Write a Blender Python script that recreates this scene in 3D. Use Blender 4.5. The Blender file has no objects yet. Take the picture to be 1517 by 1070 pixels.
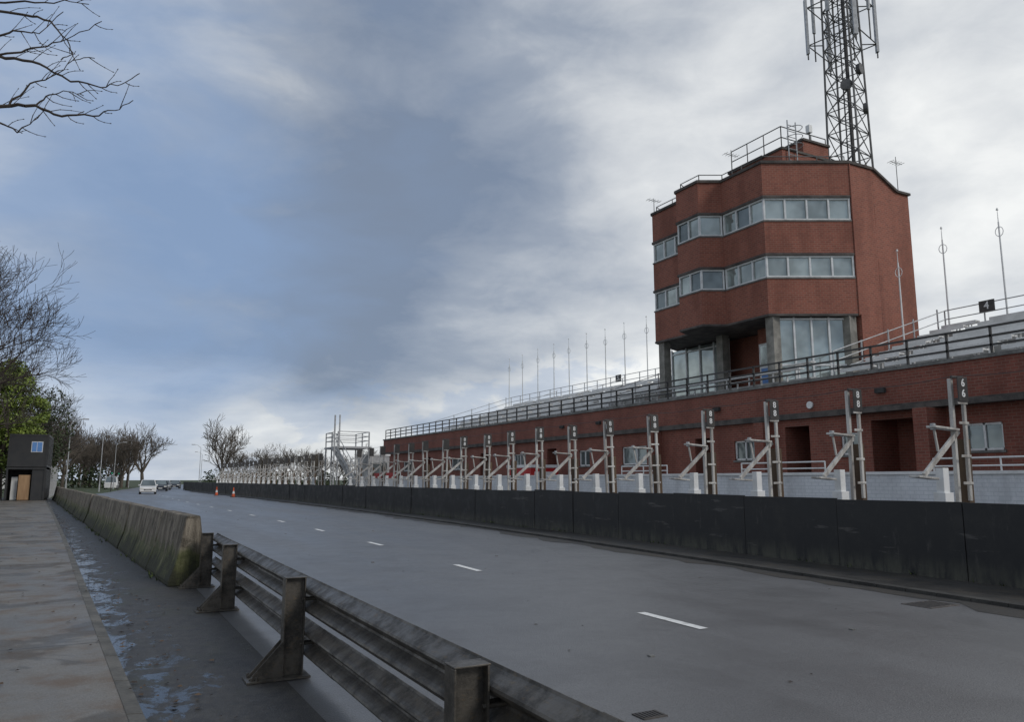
import bpy, math, random
from mathutils import Vector, Matrix, noise as mnoise
random.seed(7)
scene=bpy.context.scene
scene.view_settings.view_transform='Standard'
scene.view_settings.look='None'
scene.view_settings.exposure=0

# ------------------------------------------------------------ node helpers
class NT:
    def __init__(s,nt): s.nt=nt; s.n=nt.nodes; s.l=nt.links
    def new(s,t,**k):
        n=s.n.new(t)
        for a,b in k.items(): setattr(n,a,b)
        return n
    def put(s,sock,v):
        if hasattr(v,'is_linked') or isinstance(v,bpy.types.NodeSocket): s.l.new(v,sock)
        else:
            if isinstance(v,(tuple,list)) and len(v)==3 and sock.type=='RGBA': v=(*v,1)
            sock.default_value=v
    def math(s,op,a,b=0.0,c=0.0,clamp=False):
        n=s.new('ShaderNodeMath',operation=op,use_clamp=clamp)
        s.put(n.inputs[0],a); s.put(n.inputs[1],b); s.put(n.inputs[2],c)
        return n.outputs[0]
    def noise(s,vec,scale,detail=4,rough=.55,dist=0):
        n=s.new('ShaderNodeTexNoise'); s.put(n.inputs['Vector'],vec)
        n.inputs['Scale'].default_value=scale; n.inputs['Detail'].default_value=detail
        n.inputs['Roughness'].default_value=rough; n.inputs['Distortion'].default_value=dist
        return n.outputs['Fac']
    def mix(s,f,a,b,blend='MIX'):
        n=s.new('ShaderNodeMix',data_type='RGBA',blend_type=blend)
        s.put(n.inputs[0],f); s.put(n.inputs[6],a); s.put(n.inputs[7],b)
        return n.outputs[2]
    def ss(s,v,a,b,lo=0.,hi=1.):
        n=s.new('ShaderNodeMapRange',interpolation_type='SMOOTHSTEP')
        s.put(n.inputs[0],v); n.inputs[1].default_value=a; n.inputs[2].default_value=b
        n.inputs[3].default_value=lo; n.inputs[4].default_value=hi
        return n.outputs[0]
    def mapping(s,vec,scale=(1,1,1),loc=(0,0,0)):
        n=s.new('ShaderNodeMapping'); s.put(n.inputs[0],vec)
        n.inputs['Scale'].default_value=scale; n.inputs['Location'].default_value=loc
        return n.outputs[0]
    def bump(s,h,strength,dist=.02):
        n=s.new('ShaderNodeBump'); s.put(n.inputs['Height'],h)
        n.inputs['Strength'].default_value=strength; n.inputs['Distance'].default_value=dist
        return n.outputs[0]

def base_mat(name):
    m=bpy.data.materials.new(name); m.use_nodes=True
    t=NT(m.node_tree); p=m.node_tree.nodes['Principled BSDF']
    return m,t,p
def world_pos(t): return t.new('ShaderNodeNewGeometry').outputs['Position']

def mat(name,c1,c2=None,rough=.7,scale=3.0,fine=40.,bump=.15,metal=0.,spec=.5,streak=False,contrast=(.35,.65)):
    if c2 is None: c2=tuple(x*.7 for x in c1)
    m,t,p=base_mat(name)
    pos=world_pos(t)
    v=t.mapping(pos,(1,1,.15)) if streak else pos
    n1=t.noise(v,scale,6,.6); n2=t.noise(pos,fine,3,.6)
    f=t.ss(t.math('ADD',t.math('MULTIPLY',n1,.75),t.math('MULTIPLY',n2,.25)),*contrast)
    t.put(p.inputs['Base Color'],t.mix(f,c1,c2))
    t.put(p.inputs['Roughness'],t.math('MULTIPLY_ADD',n1,.3,rough-.15))
    p.inputs['Metallic'].default_value=metal
    p.inputs['Specular IOR Level'].default_value=spec
    if bump: t.put(p.inputs['Normal'],t.bump(n2,bump,.01))
    return m

def brick_mat(name,a,b,mortar):
    m,t,p=base_mat(name)
    uv=t.new('ShaderNodeUVMap').outputs[0]
    br=t.new('ShaderNodeTexBrick'); t.put(br.inputs['Vector'],uv)
    br.inputs['Scale'].default_value=1; br.inputs['Brick Width'].default_value=.225
    br.inputs['Row Height'].default_value=.09; br.inputs['Mortar Size'].default_value=.011
    br.inputs['Mortar Smooth'].default_value=.3; br.inputs['Bias'].default_value=0
    t.put(br.inputs['Color1'],a); t.put(br.inputs['Color2'],b); t.put(br.inputs['Mortar'],mortar)
    pos=world_pos(t)
    n=t.noise(t.mapping(pos,(1,1,.3)),.9,6,.65)
    n3=t.noise(pos,9,4)
    c=t.mix(t.ss(n,.40,.72,0,.6),br.outputs['Color'],tuple(x*.45 for x in a))
    c=t.mix(t.ss(n3,.5,.8,0,.25),c,tuple(min(1,x*1.5) for x in a))
    t.put(p.inputs['Base Color'],c); p.inputs['Roughness'].default_value=.85
    t.put(p.inputs['Normal'],t.bump(br.outputs['Fac'],-.35,.01))
    return m

# ------------------------------------------------------------ materials
M={}
M['brick']=brick_mat('red_brick',(.30,.098,.064),(.22,.073,.05),(.29,.165,.125))
M['brick2']=brick_mat('red_brick_lower',(.25,.078,.054),(.18,.058,.041),(.23,.13,.10))
M['concrete']=mat('weathered_concrete',(.30,.29,.26),(.16,.155,.14),.85,2.5,35,.3)
M['kerbc']=mat('kerb_concrete',(.15,.14,.12),(.07,.068,.06),.7,2.5,35,.3)
M['conc_dark']=mat('dark_concrete_band',(.12,.105,.095),(.05,.047,.045),.85,2,30,.2)
M['step']=mat('terrace_concrete',(.46,.46,.45),(.30,.30,.29),.8,2,30,.2)
M['bench']=mat('bench_aluminium',(.80,.80,.79),(.62,.62,.61),.45,1.5,20,.05,metal=.0)
M['steel_dark']=mat('black_painted_steel',(.035,.035,.037),(.06,.055,.05),.5,4,30,.05)
M['galv']=mat('galvanised_steel',(.50,.51,.52),(.33,.34,.35),.45,5,40,.05,metal=.3)
M['mast']=mat('mast_steel',(.17,.17,.17),(.10,.10,.10),.6,3,30,.05,metal=.2)
M['white']=mat('white_paint',(.78,.79,.79),(.56,.57,.56),.55,2,20,.06,contrast=(.4,.8))
M['whitewall']=brick_mat('white_painted_block',(.76,.79,.83),(.74,.77,.81),(.62,.66,.70))
M['wood']=mat('brown_timber',(.13,.085,.05),(.065,.042,.028),.8,5,60,.3,streak=True)
M['alu']=mat('pale_rig_steel',(.62,.61,.58),(.28,.26,.24),.5,6,50,.08,metal=.0,streak=True)
M['frame']=mat('white_window_frame',(.78,.8,.8),(.6,.61,.62),.4,3,20,0)
M['grass']=mat('verge_grass',(.05,.075,.025),(.035,.045,.02),.95,.6,8,.4)
M['twig']=mat('bare_bark',(.075,.06,.05),(.045,.036,.03),.9,3,40,.2)
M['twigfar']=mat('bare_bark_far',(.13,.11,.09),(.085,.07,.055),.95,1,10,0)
M['leaf']=mat('ivy_leaf',(.26,.33,.06),(.08,.13,.025),.6,1.2,6,0)
M['leafd']=mat('dark_evergreen_leaf',(.06,.08,.03),(.022,.038,.015),.7,.8,6,0)
M['cont']=mat('dark_container_paint',(.022,.024,.027),(.035,.035,.036),.55,2,20,.05)
M['ply']=mat('tan_plywood',(.42,.27,.15),(.28,.17,.09),.75,3,20,.1,streak=True)
M['bluewin']=mat('blue_window',(.08,.20,.50),(.12,.28,.6),.15,1,5,0)
M['blue']=mat('blue_plastic',(.03,.12,.4),(.02,.08,.3),.4,2,10,0)
M['red']=mat('red_paint',(.5,.03,.03),(.4,.02,.02),.5,2,10,0)
M['orange']=mat('cone_orange',(.75,.12,.03),(.55,.08,.02),.5,3,20,0)
M['rubber']=mat('tyre_rubber',(.02,.02,.02),(.03,.03,.03),.8,5,20,0)
M['carwhite']=mat('white_car_paint',(.75,.75,.75),(.7,.7,.7),.2,1,5,0)
M['carsilver']=mat('silver_car_paint',(.35,.37,.4),(.33,.34,.37),.25,1,5,0,metal=.6)
M['cardark']=mat('dark_car_paint',(.03,.035,.05),(.02,.025,.04),.2,1,5,0)
M['lens']=mat('lamp_lens',(.8,.8,.75),(.7,.7,.65),.1,1,5,0)
M['green']=mat('green_lens',(.02,.5,.25),(.02,.4,.2),.3,1,5,0)
M['marking']=mat('road_marking_paint',(.8,.8,.78),(.42,.42,.41),.6,8,60,.1,contrast=(.47,.7))
M['sill']=mat('grey_sill',(.22,.22,.21),(.12,.12,.115),.8,3,20,.1)
M['kerbdark']=mat('dirty_kerb',(.07,.067,.06),(.03,.029,.027),.8,1.3,20,.2)
M['interior']=mat('interior_dark',(.05,.05,.05),(.03,.03,.03),.9,2,10,0)

def glass_mat(name,c,rough=.04,metal=.55):
    m,t,p=base_mat(name); pos=world_pos(t)
    n=t.noise(pos,.7,3); 
    t.put(p.inputs['Base Color'],t.mix(t.ss(n,.35,.65),c,tuple(x*.6 for x in c)))
    p.inputs['Roughness'].default_value=rough; p.inputs['Metallic'].default_value=metal
    t.put(p.inputs['Normal'],t.bump(t.noise(pos,1.2,2),.08,.05))
    return m
M['glass']=glass_mat('window_glass',(.50,.56,.54))
M['glassd']=glass_mat('dark_window_glass',(.22,.26,.27),.05,.5)

# black barrier boards
m,t,p=base_mat('black_painted_board'); pos=world_pos(t)
n1=t.noise(pos,1.6,7,.7); n2=t.noise(t.mapping(pos,(1,1,.25)),5,6,.7); n3=t.noise(t.mapping(pos,(1,.4,3)),2.2,5,.6)
c=t.mix(t.ss(n1,.42,.72,0,.9),(.012,.013,.015),(.042,.041,.040))
c=t.mix(t.ss(n2,.58,.78,0,.75),c,(.085,.08,.075))
c=t.mix(t.ss(n3,.63,.69,0,.55),c,(.11,.105,.10))
sep=t.new('ShaderNodeSeparateXYZ'); t.put(sep.inputs[0],pos)
c=t.mix(t.math('MULTIPLY',t.ss(sep.outputs[2],.45,0),t.ss(n2,.35,.6)),c,(.08,.08,.062))
t.put(p.inputs['Base Color'],c); t.put(p.inputs['Roughness'],t.ss(n1,.3,.7,.45,.8))
t.put(p.inputs['Normal'],t.bump(n2,.25,.01)); M['blackboard']=m

# asphalt
def asphalt(name,c1,c2,r0,r1,wetscale=(1,.12,1),spec=.5,brown=None,wetthr=(.35,.65),joints=0,bump=.35,dark=None,dthr=(.54,.60)):
    m,t,p=base_mat(name); pos=world_pos(t)
    big=t.noise(t.mapping(pos,wetscale),.55,6,.6)
    med=t.noise(pos,2.2,6,.65); fine=t.noise(pos,90,3,.7); agg=t.new('ShaderNodeTexVoronoi')
    t.put(agg.inputs['Vector'],pos); agg.inputs['Scale'].default_value=70
    f=t.ss(big,.3,.7)
    c=t.mix(f,c1,c2)
    c=t.mix(t.ss(fine,.45,.7,0,.6),c,tuple(x*2.0 for x in c1))
    c=t.mix(t.ss(agg.outputs['Distance'],.1,.5,.45,0),c,tuple(x*.3 for x in c1))
    if brown: c=t.mix(t.ss(med,.45,.7,0,.8),c,brown)
    if dark: 
        dn=t.noise(pos,.8,7,.6,.4); c=t.mix(t.ss(dn,*dthr,0,.6),c,dark)
    if joints:
        sp=t.new('ShaderNodeSeparateXYZ'); t.put(sp.inputs[0],pos)
        fr=t.math('FRACT',t.math('DIVIDE',t.math('ADD',sp.outputs[1],t.math('MULTIPLY',med,.03)),joints))
        c=t.mix(t.ss(fr,.012,.004,0,.8),c,tuple(x*.25 for x in c1))
    t.put(p.inputs['Base Color'],c)
    w=t.ss(t.math('ADD',t.math('MULTIPLY',big,.6),t.math('MULTIPLY',med,.4)),*wetthr)
    t.put(p.inputs['Roughness'],t.math('MULTIPLY_ADD',w,r1-r0,r0))
    p.inputs['Specular IOR Level'].default_value=spec
    h=t.math('ADD',fine,agg.outputs['Distance'])
    t.put(p.inputs['Normal'],t.bump(h,bump,.006))
    return m
M['road']=asphalt('road_asphalt',(.115,.116,.12),(.145,.146,.15),.30,.46,dark=(.10,.10,.103),dthr=(.45,.68))
M['path']=asphalt('footpath_asphalt',(.13,.12,.105),(.20,.188,.168),.35,.7,(1,.4,1),.4,(.14,.10,.07),joints=2.9,dark=(.06,.053,.043),dthr=(.52,.57))
M['pit']=asphalt('pit_lane_asphalt',(.1,.1,.1),(.13,.13,.13),.6,.8)
M['gutter']=asphalt('dirty_gutter_asphalt',(.03,.028,.026),(.065,.062,.056),.3,.8,(1,.3,1),.4,(.065,.054,.04))
# wet verge with puddles
m,t,p=base_mat('wet_verge_asphalt'); pos=world_pos(t)
pn=t.noise(t.mapping(pos,(1.3,.7,1)),2.6,8,.68,.6); med=t.noise(pos,7,6,.75); fine=t.noise(pos,70,4,.7)
sp=t.new('ShaderNodeSeparateXYZ'); t.put(sp.inputs[0],pos)
kx=t.math('MULTIPLY_ADD',sp.outputs[1],-.066,.78)
side=t.ss(t.math('SUBTRACT',sp.outputs[0],kx),.8,0,-.06,.10)
pud=t.ss(t.math('ADD',t.math('ADD',pn,side),t.math('MULTIPLY',med,.30)),.70,.78)
c=t.mix(t.ss(med,.35,.65),(.028,.027,.027),(.06,.056,.05)); c=t.mix(t.ss(fine,.5,.7,0,.6),c,(.10,.095,.085))
c=t.mix(t.ss(t.noise(pos,1.1,6,.7),.5,.68,0,.7),c,(.04,.043,.022)); c=t.mix(pud,c,(.018,.018,.018))
t.put(p.inputs['Base Color'],c); t.put(p.inputs['Roughness'],t.math('MULTIPLY_ADD',pud,-.44,.54))
bn=t.new('ShaderNodeBump'); t.put(bn.inputs['Height'],t.math('ADD',fine,med)); t.put(bn.inputs['Strength'],t.math('MULTIPLY_ADD',pud,-.6,.7)); bn.inputs['Distance'].default_value=.012
t.put(p.inputs['Normal'],bn.outputs[0]); M['verge']=m

# concrete jersey barrier
m,t,p=base_mat('mossy_concrete'); pos=world_pos(t)
sep=t.new('ShaderNodeSeparateXYZ'); t.put(sep.inputs[0],pos); z=sep.outputs[2]
n1=t.noise(pos,1.8,7,.7); n2=t.noise(t.mapping(pos,(1,1,.12)),5,7,.75); n3=t.noise(pos,45,3); n4=t.noise(pos,3.5,6,.7)
c=t.mix(t.ss(n2,.38,.60),(.27,.235,.185),(.095,.08,.06))
c=t.mix(t.ss(n4,.50,.66,0,.85),c,(.045,.038,.028))
low=t.math('ADD',t.ss(z,1.0,.0),t.math('MULTIPLY_ADD',n1,1.6,-.85))
c=t.mix(t.ss(low,.25,.75,0,.85),c,(.085,.10,.024))
c=t.mix(t.ss(t.math('ADD',low,n2),1.0,1.4,0,.92),c,(.022,.023,.014))
t.put(p.inputs['Base Color'],c); p.inputs['Roughness'].default_value=.85
t.put(p.inputs['Normal'],t.bump(t.math('ADD',n3,n2),.6,.02)); M['jersey']=m
# armco
m,t,p=base_mat('weathered_guardrail_steel'); pos=world_pos(t)
n1=t.noise(pos,5,8,.75); n2=t.noise(t.mapping(pos,(2,1,4)),11,8,.75); n3=t.noise(pos,60,4,.7)
c=t.mix(t.ss(n1,.4,.62),(.11,.10,.086),(.045,.041,.036))
c=t.mix(t.ss(n2,.53,.68,0,.8),c,(.14,.105,.065))
c=t.mix(t.ss(n3,.6,.75,0,.5),c,(.2,.19,.17))
t.put(p.inputs['Base Color'],c); p.inputs['Metallic'].default_value=.3
t.put(p.inputs['Roughness'],t.ss(n1,.3,.7,.35,.65)); t.put(p.inputs['Normal'],t.bump(t.math('ADD',n2,n3),.25,.008)); M['armco']=m

# ------------------------------------------------------------ mesh builder
class MB:
    def __init__(s): s.v=[]; s.f=[]; s.m=[]; s.mats=[]
    def mi(s,k):
        if k not in s.mats: s.mats.append(k)
        return s.mats.index(k)
    def add(s,vs,fs,k):
        o=len(s.v); i=s.mi(k); s.v.extend([tuple(v) for v in vs])
        for f in fs: s.f.append(tuple(o+j for j in f)); s.m.append(i)
    def box(s,x0,x1,y0,y1,z0,z1,k):
        s.add([(x0,y0,z0),(x1,y0,z0),(x1,y1,z0),(x0,y1,z0),(x0,y0,z1),(x1,y0,z1),(x1,y1,z1),(x0,y1,z1)],
              [(3,2,1,0),(4,5,6,7),(0,1,5,4),(1,2,6,5),(2,3,7,6),(3,0,4,7)],k)
    def beam(s,p0,p1,w,h,k,up=(0,0,1)):
        p0=Vector(p0);p1=Vector(p1);d=(p1-p0).normalized();u=Vector(up)
        if abs(d.dot(u))>.98: u=Vector((0,1,0))
        a=d.cross(u).normalized(); b=a.cross(d).normalized()
        vs=[]
        for q in (p0,p1):
            for sa,sb in((-1,-1),(1,-1),(1,1),(-1,1)): vs.append(q+a*sa*w/2+b*sb*h/2)
        s.add(vs,[(3,2,1,0),(4,5,6,7),(0,1,5,4),(1,2,6,5),(2,3,7,6),(3,0,4,7)],k)
    def cyl(s,p0,p1,r0,r1,n,k,cap=True):
        p0=Vector(p0);p1=Vector(p1);d=(p1-p0)
        if d.length<1e-6: return
        d.normalize(); u=Vector((0,0,1)) if abs(d.z)<.95 else Vector((1,0,0))
        a=d.cross(u).normalized(); b=a.cross(d)
        vs=[]
        for q,r in((p0,r0),(p1,r1)):
            for i in range(n):
                t=2*math.pi*i/n; vs.append(q+a*math.cos(t)*r+b*math.sin(t)*r)
        fs=[(i,(i+1)%n,n+(i+1)%n,n+i) for i in range(n)]
        if cap: fs+= [tuple(reversed(range(n))),tuple(range(n,2*n))]
        s.add(vs,fs,k)
    def prism(s,poly,z0,z1,k,kt=None,cap=True):
        n=len(poly); vs=[(x,y,z0) for x,y in poly]+[(x,y,z1) for x,y in poly]
        s.add(vs,[(i,(i+1)%n,n+(i+1)%n,n+i) for i in range(n)],k)
        if cap: s.add(vs,[tuple(reversed(range(n))),tuple(range(n,2*n))],kt or k)
    def sheet(s,pl,pr,z,k):
        for i in range(len(pl)-1):
            a,b=pl[i],pl[i+1]; c,d=pr[i+1],pr[i]
            s.add([(a[0],a[1],z),(d[0],d[1],z),(c[0],c[1],z),(b[0],b[1],z)],[(0,1,2,3)],k)
    def extrude_y(s,prof,y0,y1,k,cap=True):
        n=len(prof); vs=[(x,y0,z) for x,z in prof]+[(x,y1,z) for x,z in prof]
        fs=[(i,n+i,n+(i+1)%n,(i+1)%n) for i in range(n)]
        if cap: fs+=[tuple(range(n)),tuple(reversed(range(n,2*n)))]
        s.add(vs,fs,k)
    def build(s,name,parent=None,smooth=False,loc=None,bevel=0):
        me=bpy.data.meshes.new(name); me.from_pydata(s.v,[],s.f)
        for k in s.mats: me.materials.append(M[k])
        me.polygons.foreach_set('material_index',s.m)
        if smooth: me.polygons.foreach_set('use_smooth',[True]*len(s.f))
        me.update()
        if len(s.f)<60000:
            uv=me.uv_layers.new(name='UVMap')
            for p in me.polygons:
                nn=p.normal
                if abs(nn.z)>.8:
                    for li in p.loop_indices:
                        v=me.vertices[me.loops[li].vertex_index].co; uv.data[li].uv=(v.x,v.y)
                else:
                    tx,ty=-nn.y,nn.x; l=math.hypot(tx,ty) or 1; tx/=l; ty/=l
                    for li in p.loop_indices:
                        v=me.vertices[me.loops[li].vertex_index].co; uv.data[li].uv=(v.x*tx+v.y*ty,v.z)
        o=bpy.data.objects.new(name,me); scene.collection.objects.link(o)
        if parent: o.parent=parent
        if loc: o.location=loc
        if bevel:
            b=o.modifiers.new('bevel','BEVEL'); b.width=bevel; b.segments=2; b.limit_method='ANGLE'
        return o
def empty(name,loc=(0,0,0)):
    e=bpy.data.objects.new(name,None); e.location=loc; scene.collection.objects.link(e); return e
def inst(name,me,loc,rz=0,sc=(1,1,1),parent=None):
    o=bpy.data.objects.new(name,me); o.location=loc; o.rotation_euler=(0,0,rz); o.scale=sc
    scene.collection.objects.link(o)
    if parent: o.parent=parent
    return o
def text(s,loc,rot,size,matname,name,parent):
    c=bpy.data.curves.new(name,'FONT'); c.body=s; c.size=size; c.align_x='CENTER'; c.align_y='CENTER'
    c.extrude=.003; c.offset=.004; c.materials.append(M[matname])
    o=bpy.data.objects.new(name,c); o.location=loc; o.rotation_euler=rot
    scene.collection.objects.link(o); o.parent=parent
    return o
def lerp_poly(pts,y):
    if y<=pts[0][1]: return pts[0][0]
    for a,b in zip(pts,pts[1:]):
        if a[1]<=y<=b[1]:
            t=(y-a[1])/(b[1]-a[1]); return a[0]+(b[0]-a[0])*t
    return pts[-1][0]

# ------------------------------------------------------------ ground / roads
g=MB(); g.add([(-1500,-1500,-.02),(1500,-1500,-.02),(1500,2500,-.02),(-1500,2500,-.02)],[(0,1,2,3)],'grass'); g.build('ground')
CEN=[(5.6,-40),(5.82,4),(6.0,12),(6.2,18),(6.3,26),(6.25,34),(6.05,42),(5.75,52),(5.5,66),(5.5,85),(5.8,110),(7.6,140),(11,175),(20,240),(40,340),(90,520)]
LEFT=[(1.2,-40),(1.2,4),(1.15,12),(.85,18),(.3,26),(-.35,34),(-.95,42),(-1.7,52),(-2.6,66),(-2.6,85),(.8,110),(3.0,140),(6.5,175),(15.5,240),(35.5,340),(85.5,520)]
RIGHT=[(10.0,-40),(10.1,4),(10.7,12),(11.1,18),(11.5,26),(11.7,34),(11.8,42),(11.8,52),(11.8,66),(11.4,85),(11.0,110),(12.2,140),(15.5,175),(24.5,240),(44.5,340),(94.5,520)]
BAR=[(11.6,-12),(11.75,4),(12.05,11),(12.45,20),(12.75,30),(12.95,45),(12.9,60),(12.4,80),(11.9,100),(11.6,133)]
r=MB(); r.sheet(LEFT,RIGHT,.0,'road'); r.build('road')
KERB=[(.9,-40),(.42,5),(-.07,13),(-.47,20),(-1.7,40),(-3.3,64),(-4.3,80)]
def offs(pl,dx): return [(x+dx,y) for x,y in pl]
f=MB(); f.sheet(offs(KERB,-9),offs(KERB,-.1),.05,'path'); 
f.build('footpath')
k=MB()
for a,b in zip(KERB,KERB[1:]):
    n=max(1,int((b[1]-a[1])/.92))
    for i in range(n):
        t0=i/n; t1=(i+.985)/n
        x0=a[0]+(b[0]-a[0])*t0; x1=a[0]+(b[0]-a[0])*t1; y0=a[1]+(b[1]-a[1])*t0; y1=a[1]+(b[1]-a[1])*t1
        k.add([(x0-.1,y0,-.01),(x0,y0,-.01),(x1,y1,-.01),(x1-.1,y1,-.01),(x0-.1,y0,.055),(x0,y0,.048),(x1,y1,.048),(x1-.1,y1,.055)],
              [(4,5,6,7),(0,1,5,4),(1,2,6,5),(2,3,7,6),(3,0,4,7)],'kerbc')
k.build('kerb')
v=MB(); KE=[(x,y) for x,y in KERB]
v.sheet(KE,[(lerp_poly(LEFT,y)+.25 ,y) for x,y in KE],.004,'verge'); v.build('wet_verge')
gt=MB(); 
RR=[(lerp_poly(RIGHT,y/2),y/2) for y in range(-24,267)]
def wob(y,a): return a*(mnoise.noise(Vector((y*.35,1.3,0)))+.7*mnoise.noise(Vector((y*1.3,7.3,0)))+.4*mnoise.noise(Vector((y*3.1,2.3,0))))
RG=[(x-.42+wob(y,.4),y) for x,y in RR]
gt.sheet(RG,[(x+.02,y) for x,y in RR],.004,'gutter'); gt.build('gutter')
fw=MB(); BB=[(lerp_poly(BAR,y),y) for x,y in RR]
fw.sheet([(x+.12,y) for x,y in RR],BB,.05,'gutter'); fw.build('pavement')
k=MB()
for (a,b) in zip(RR,RR[1:]):
    k.add([(a[0],a[1],-.01),(a[0]+.13,a[1],-.01),(b[0]+.13,b[1]-.01,-.01),(b[0],b[1]-.01,-.01),(a[0],a[1],.052),(a[0]+.13,a[1],.057),(b[0]+.13,b[1]-.01,.057),(b[0],b[1]-.01,.052)],[(4,5,6,7),(0,1,5,4),(2,3,7,6),(3,0,4,7)],'kerbdark')
k.build('kerb')
pl=MB(); pl.sheet(BB,[(30.0,y) for x,y in RR],.003,'pit'); pl.build('pit_lane')
mk=MB(); y=.75
while y<330:
    def C(yy): return lerp_poly(CEN,yy)
    L=1.15
    a,b=C(y),C(y+L); mk.add([(a-.06,y,.006),(a+.06,y,.006),(b+.06,y+L,.006),(b-.06,y+L,.006)],[(0,1,2,3)],'marking'); y+=5.95
mk.build('road_marking')
for (x,yy,s) in ((9.6,6.6,.3),(3.44,4.5,.1)):
    dr=MB(); dr.box(x-s,x+s,yy-s*.7,yy+s*.7,.0,.008,'conc_dark')
    for i in range(6): dr.box(x-s*.83+i*s*.3,x-s*.7+i*s*.3,yy-s*.55,yy+s*.55,.008,.013,'steel_dark')
    dr.build('drain_cover')
sd=MB()
for yy in range(5,60,9):
    x=lerp_poly(CEN,yy+.9); 
    for q in (-1.3,1.4): sd.box(x+q-.025,x+q+.025,yy+.9,yy+.95,.0,.012,'sill')
sd.build('road_studs')
lf=MB(); random.seed(3)
for i in range(700):
    yy=random.uniform(4,40); kx=lerp_poly(KERB,yy); x=kx+(abs(random.gauss(0,.25))+.02 if i%4 else random.uniform(-1.5,1.0))
    s=random.uniform(.010,.034); a=random.uniform(0,3.1)
    ca,sa=math.cos(a)*s,math.sin(a)*s; z=(.058 if x<kx else .012)+random.random()*.008
    lf.add([(x-ca,yy-sa,z),(x+sa*.6,yy-ca*.6,z+.01),(x+ca,yy+sa,z),(x-sa*.6,yy+ca*.6,z)],[(0,1,2,3)],'wood' if i%3 else 'twig')
for i in range(60):
    yy=random.uniform(3,30); x=random.uniform(2,11); s=random.uniform(.01,.03); a=random.uniform(0,3.1)
    ca,sa=math.cos(a)*s,math.sin(a)*s
    lf.add([(x-ca,yy-sa,.008),(x+sa*.5,yy-ca*.5,.014),(x+ca,yy+sa,.008),(x-sa*.5,yy+ca*.5,.008)],[(0,1,2,3)],'twig')
lf.build('fallen_leaves')
# weeds at the foot of the black wall and the concrete blocks
wd=MB(); random.seed(8)
for i in range(420):
    if i<230: yy=random.uniform(5,45); x=lerp_poly(BAR,yy)-abs(random.gauss(0,.04)); z0=.05
    else: yy=random.uniform(13,60); x=1.3-(yy-13)*.0733-.33-abs(random.gauss(0,.05)); z0=.006
    if mnoise.noise(Vector((yy*.8,i>229,3)))<.05: continue
    for j in range(3):
        a=random.uniform(0,6.28); h=random.uniform(.03,.11); w=.008
        wd.add([(x-w,yy,z0),(x+w,yy,z0),(x+math.cos(a)*h*.6,yy+math.sin(a)*h*.6,z0+h)],[(0,1,2)],'leafd' if j else 'leaf')
wd.build('weeds')

# ------------------------------------------------------------ concrete barrier (left)
JB0=(1.3,13.0); JB1=(-3.15,73.7)
jp=empty('concrete_barrier')
dirv=Vector((JB1[0]-JB0[0],JB1[1]-JB0[1])); LT=dirv.length; rz=-math.atan2(dirv.x,dirv.y)
jm=MB(); jm.extrude_y([(-.31,0),(-.31,.08),(-.2,.4),(-.1,1.05),(.1,1.05),(.2,.4),(.31,.08),(.31,0)],0,2.45,'jersey')
jm.box(-.07,.07,2.45,2.5,.3,.9,'jersey')
o=jm.build('segment_1',jp,bevel=.02); me=o.data; o.location=(JB0[0],JB0[1],0); o.rotation_euler=(0,0,rz)
n=int(LT/2.5)
for i in range(1,n):
    t=i/n
    q=inst('segment_%d'%(i+1),me,(JB0[0]+dirv.x*t+random.uniform(-.025,.025),JB0[1]+dirv.y*t,random.uniform(-.02,.01)),rz+random.uniform(-.008,.008),parent=jp)
    b=q.modifiers.new('bevel','BEVEL'); b.width=.02; b.segments=2

# ------------------------------------------------------------ guardrail
gp=empty('guardrail')
def wprof(zc,x0):
    pts=[]
    for i in range(25):
        t=i/24; z=zc+.155-.31*t
        x=x0+.045*math.cos(t*4*math.pi)*1.0
        pts.append((x,z))
    return pts
mb=MB(); random.seed(4)
for zc in (.615,.262):
    pr=wprof(zc,1.62); back=[(x+.004,z) for x,z in reversed(pr)]
    y=-8.0
    while y<12.9:
        y1=min(y+3.45,13.1); j=random.uniform(-.006,.006)
        mb.extrude_y([(x+j,z+j*.6) for x,z in pr+back],y,y1+.1 if y1<13 else y1,'armco'); y=y1
mb.build('beams',gp,smooth=False)
for i,yy in enumerate((-.2,3.24,6.7,10.4,12.75)):
    mb=MB()
    mb.box(1.40,1.41,yy-.055,yy+.055,0,.79,'armco'); mb.box(1.56,1.57,yy-.055,yy+.055,0,.79,'armco')
    mb.box(1.412,1.558,yy-.004,yy+.004,0,.79,'armco')
    mb.box(1.40,1.575,yy-.057,yy+.057,.792,.80,'armco')
    mb.box(1.12,1.62,yy-.12,yy+.12,.006,.022,'armco')
    for s in (-.05,.05):
        mb.add([(1.14,yy+s-.005,.022),(1.40,yy+s-.005,.022),(1.40,yy+s-.005,.3),(1.14,yy+s+.005,.022),(1.40,yy+s+.005,.022),(1.40,yy+s+.005,.3)],
           [(0,1,2),(5,4,3),(0,3,4,1),(1,4,5,2),(2,5,3,0)],'armco')
    for bx in (1.16,1.2): 
        mb.cyl((bx,yy-.09,.02),(bx,yy-.09,.05),.012,.012,6,'armco'); mb.cyl((bx,yy+.09,.02),(bx,yy+.09,.05),.012,.012,6,'armco')
    for zc in (.615,.262): 
        mb.cyl((1.545,yy-.03,zc),(1.672,yy-.03,zc),.012,.012,8,'armco')
        mb.cyl((1.55,yy+.03,zc),(1.672,yy+.03,zc),.012,.012,8,'armco')
    o=mb.build('post_%d'%(i+1),gp,bevel=.002)

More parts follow.
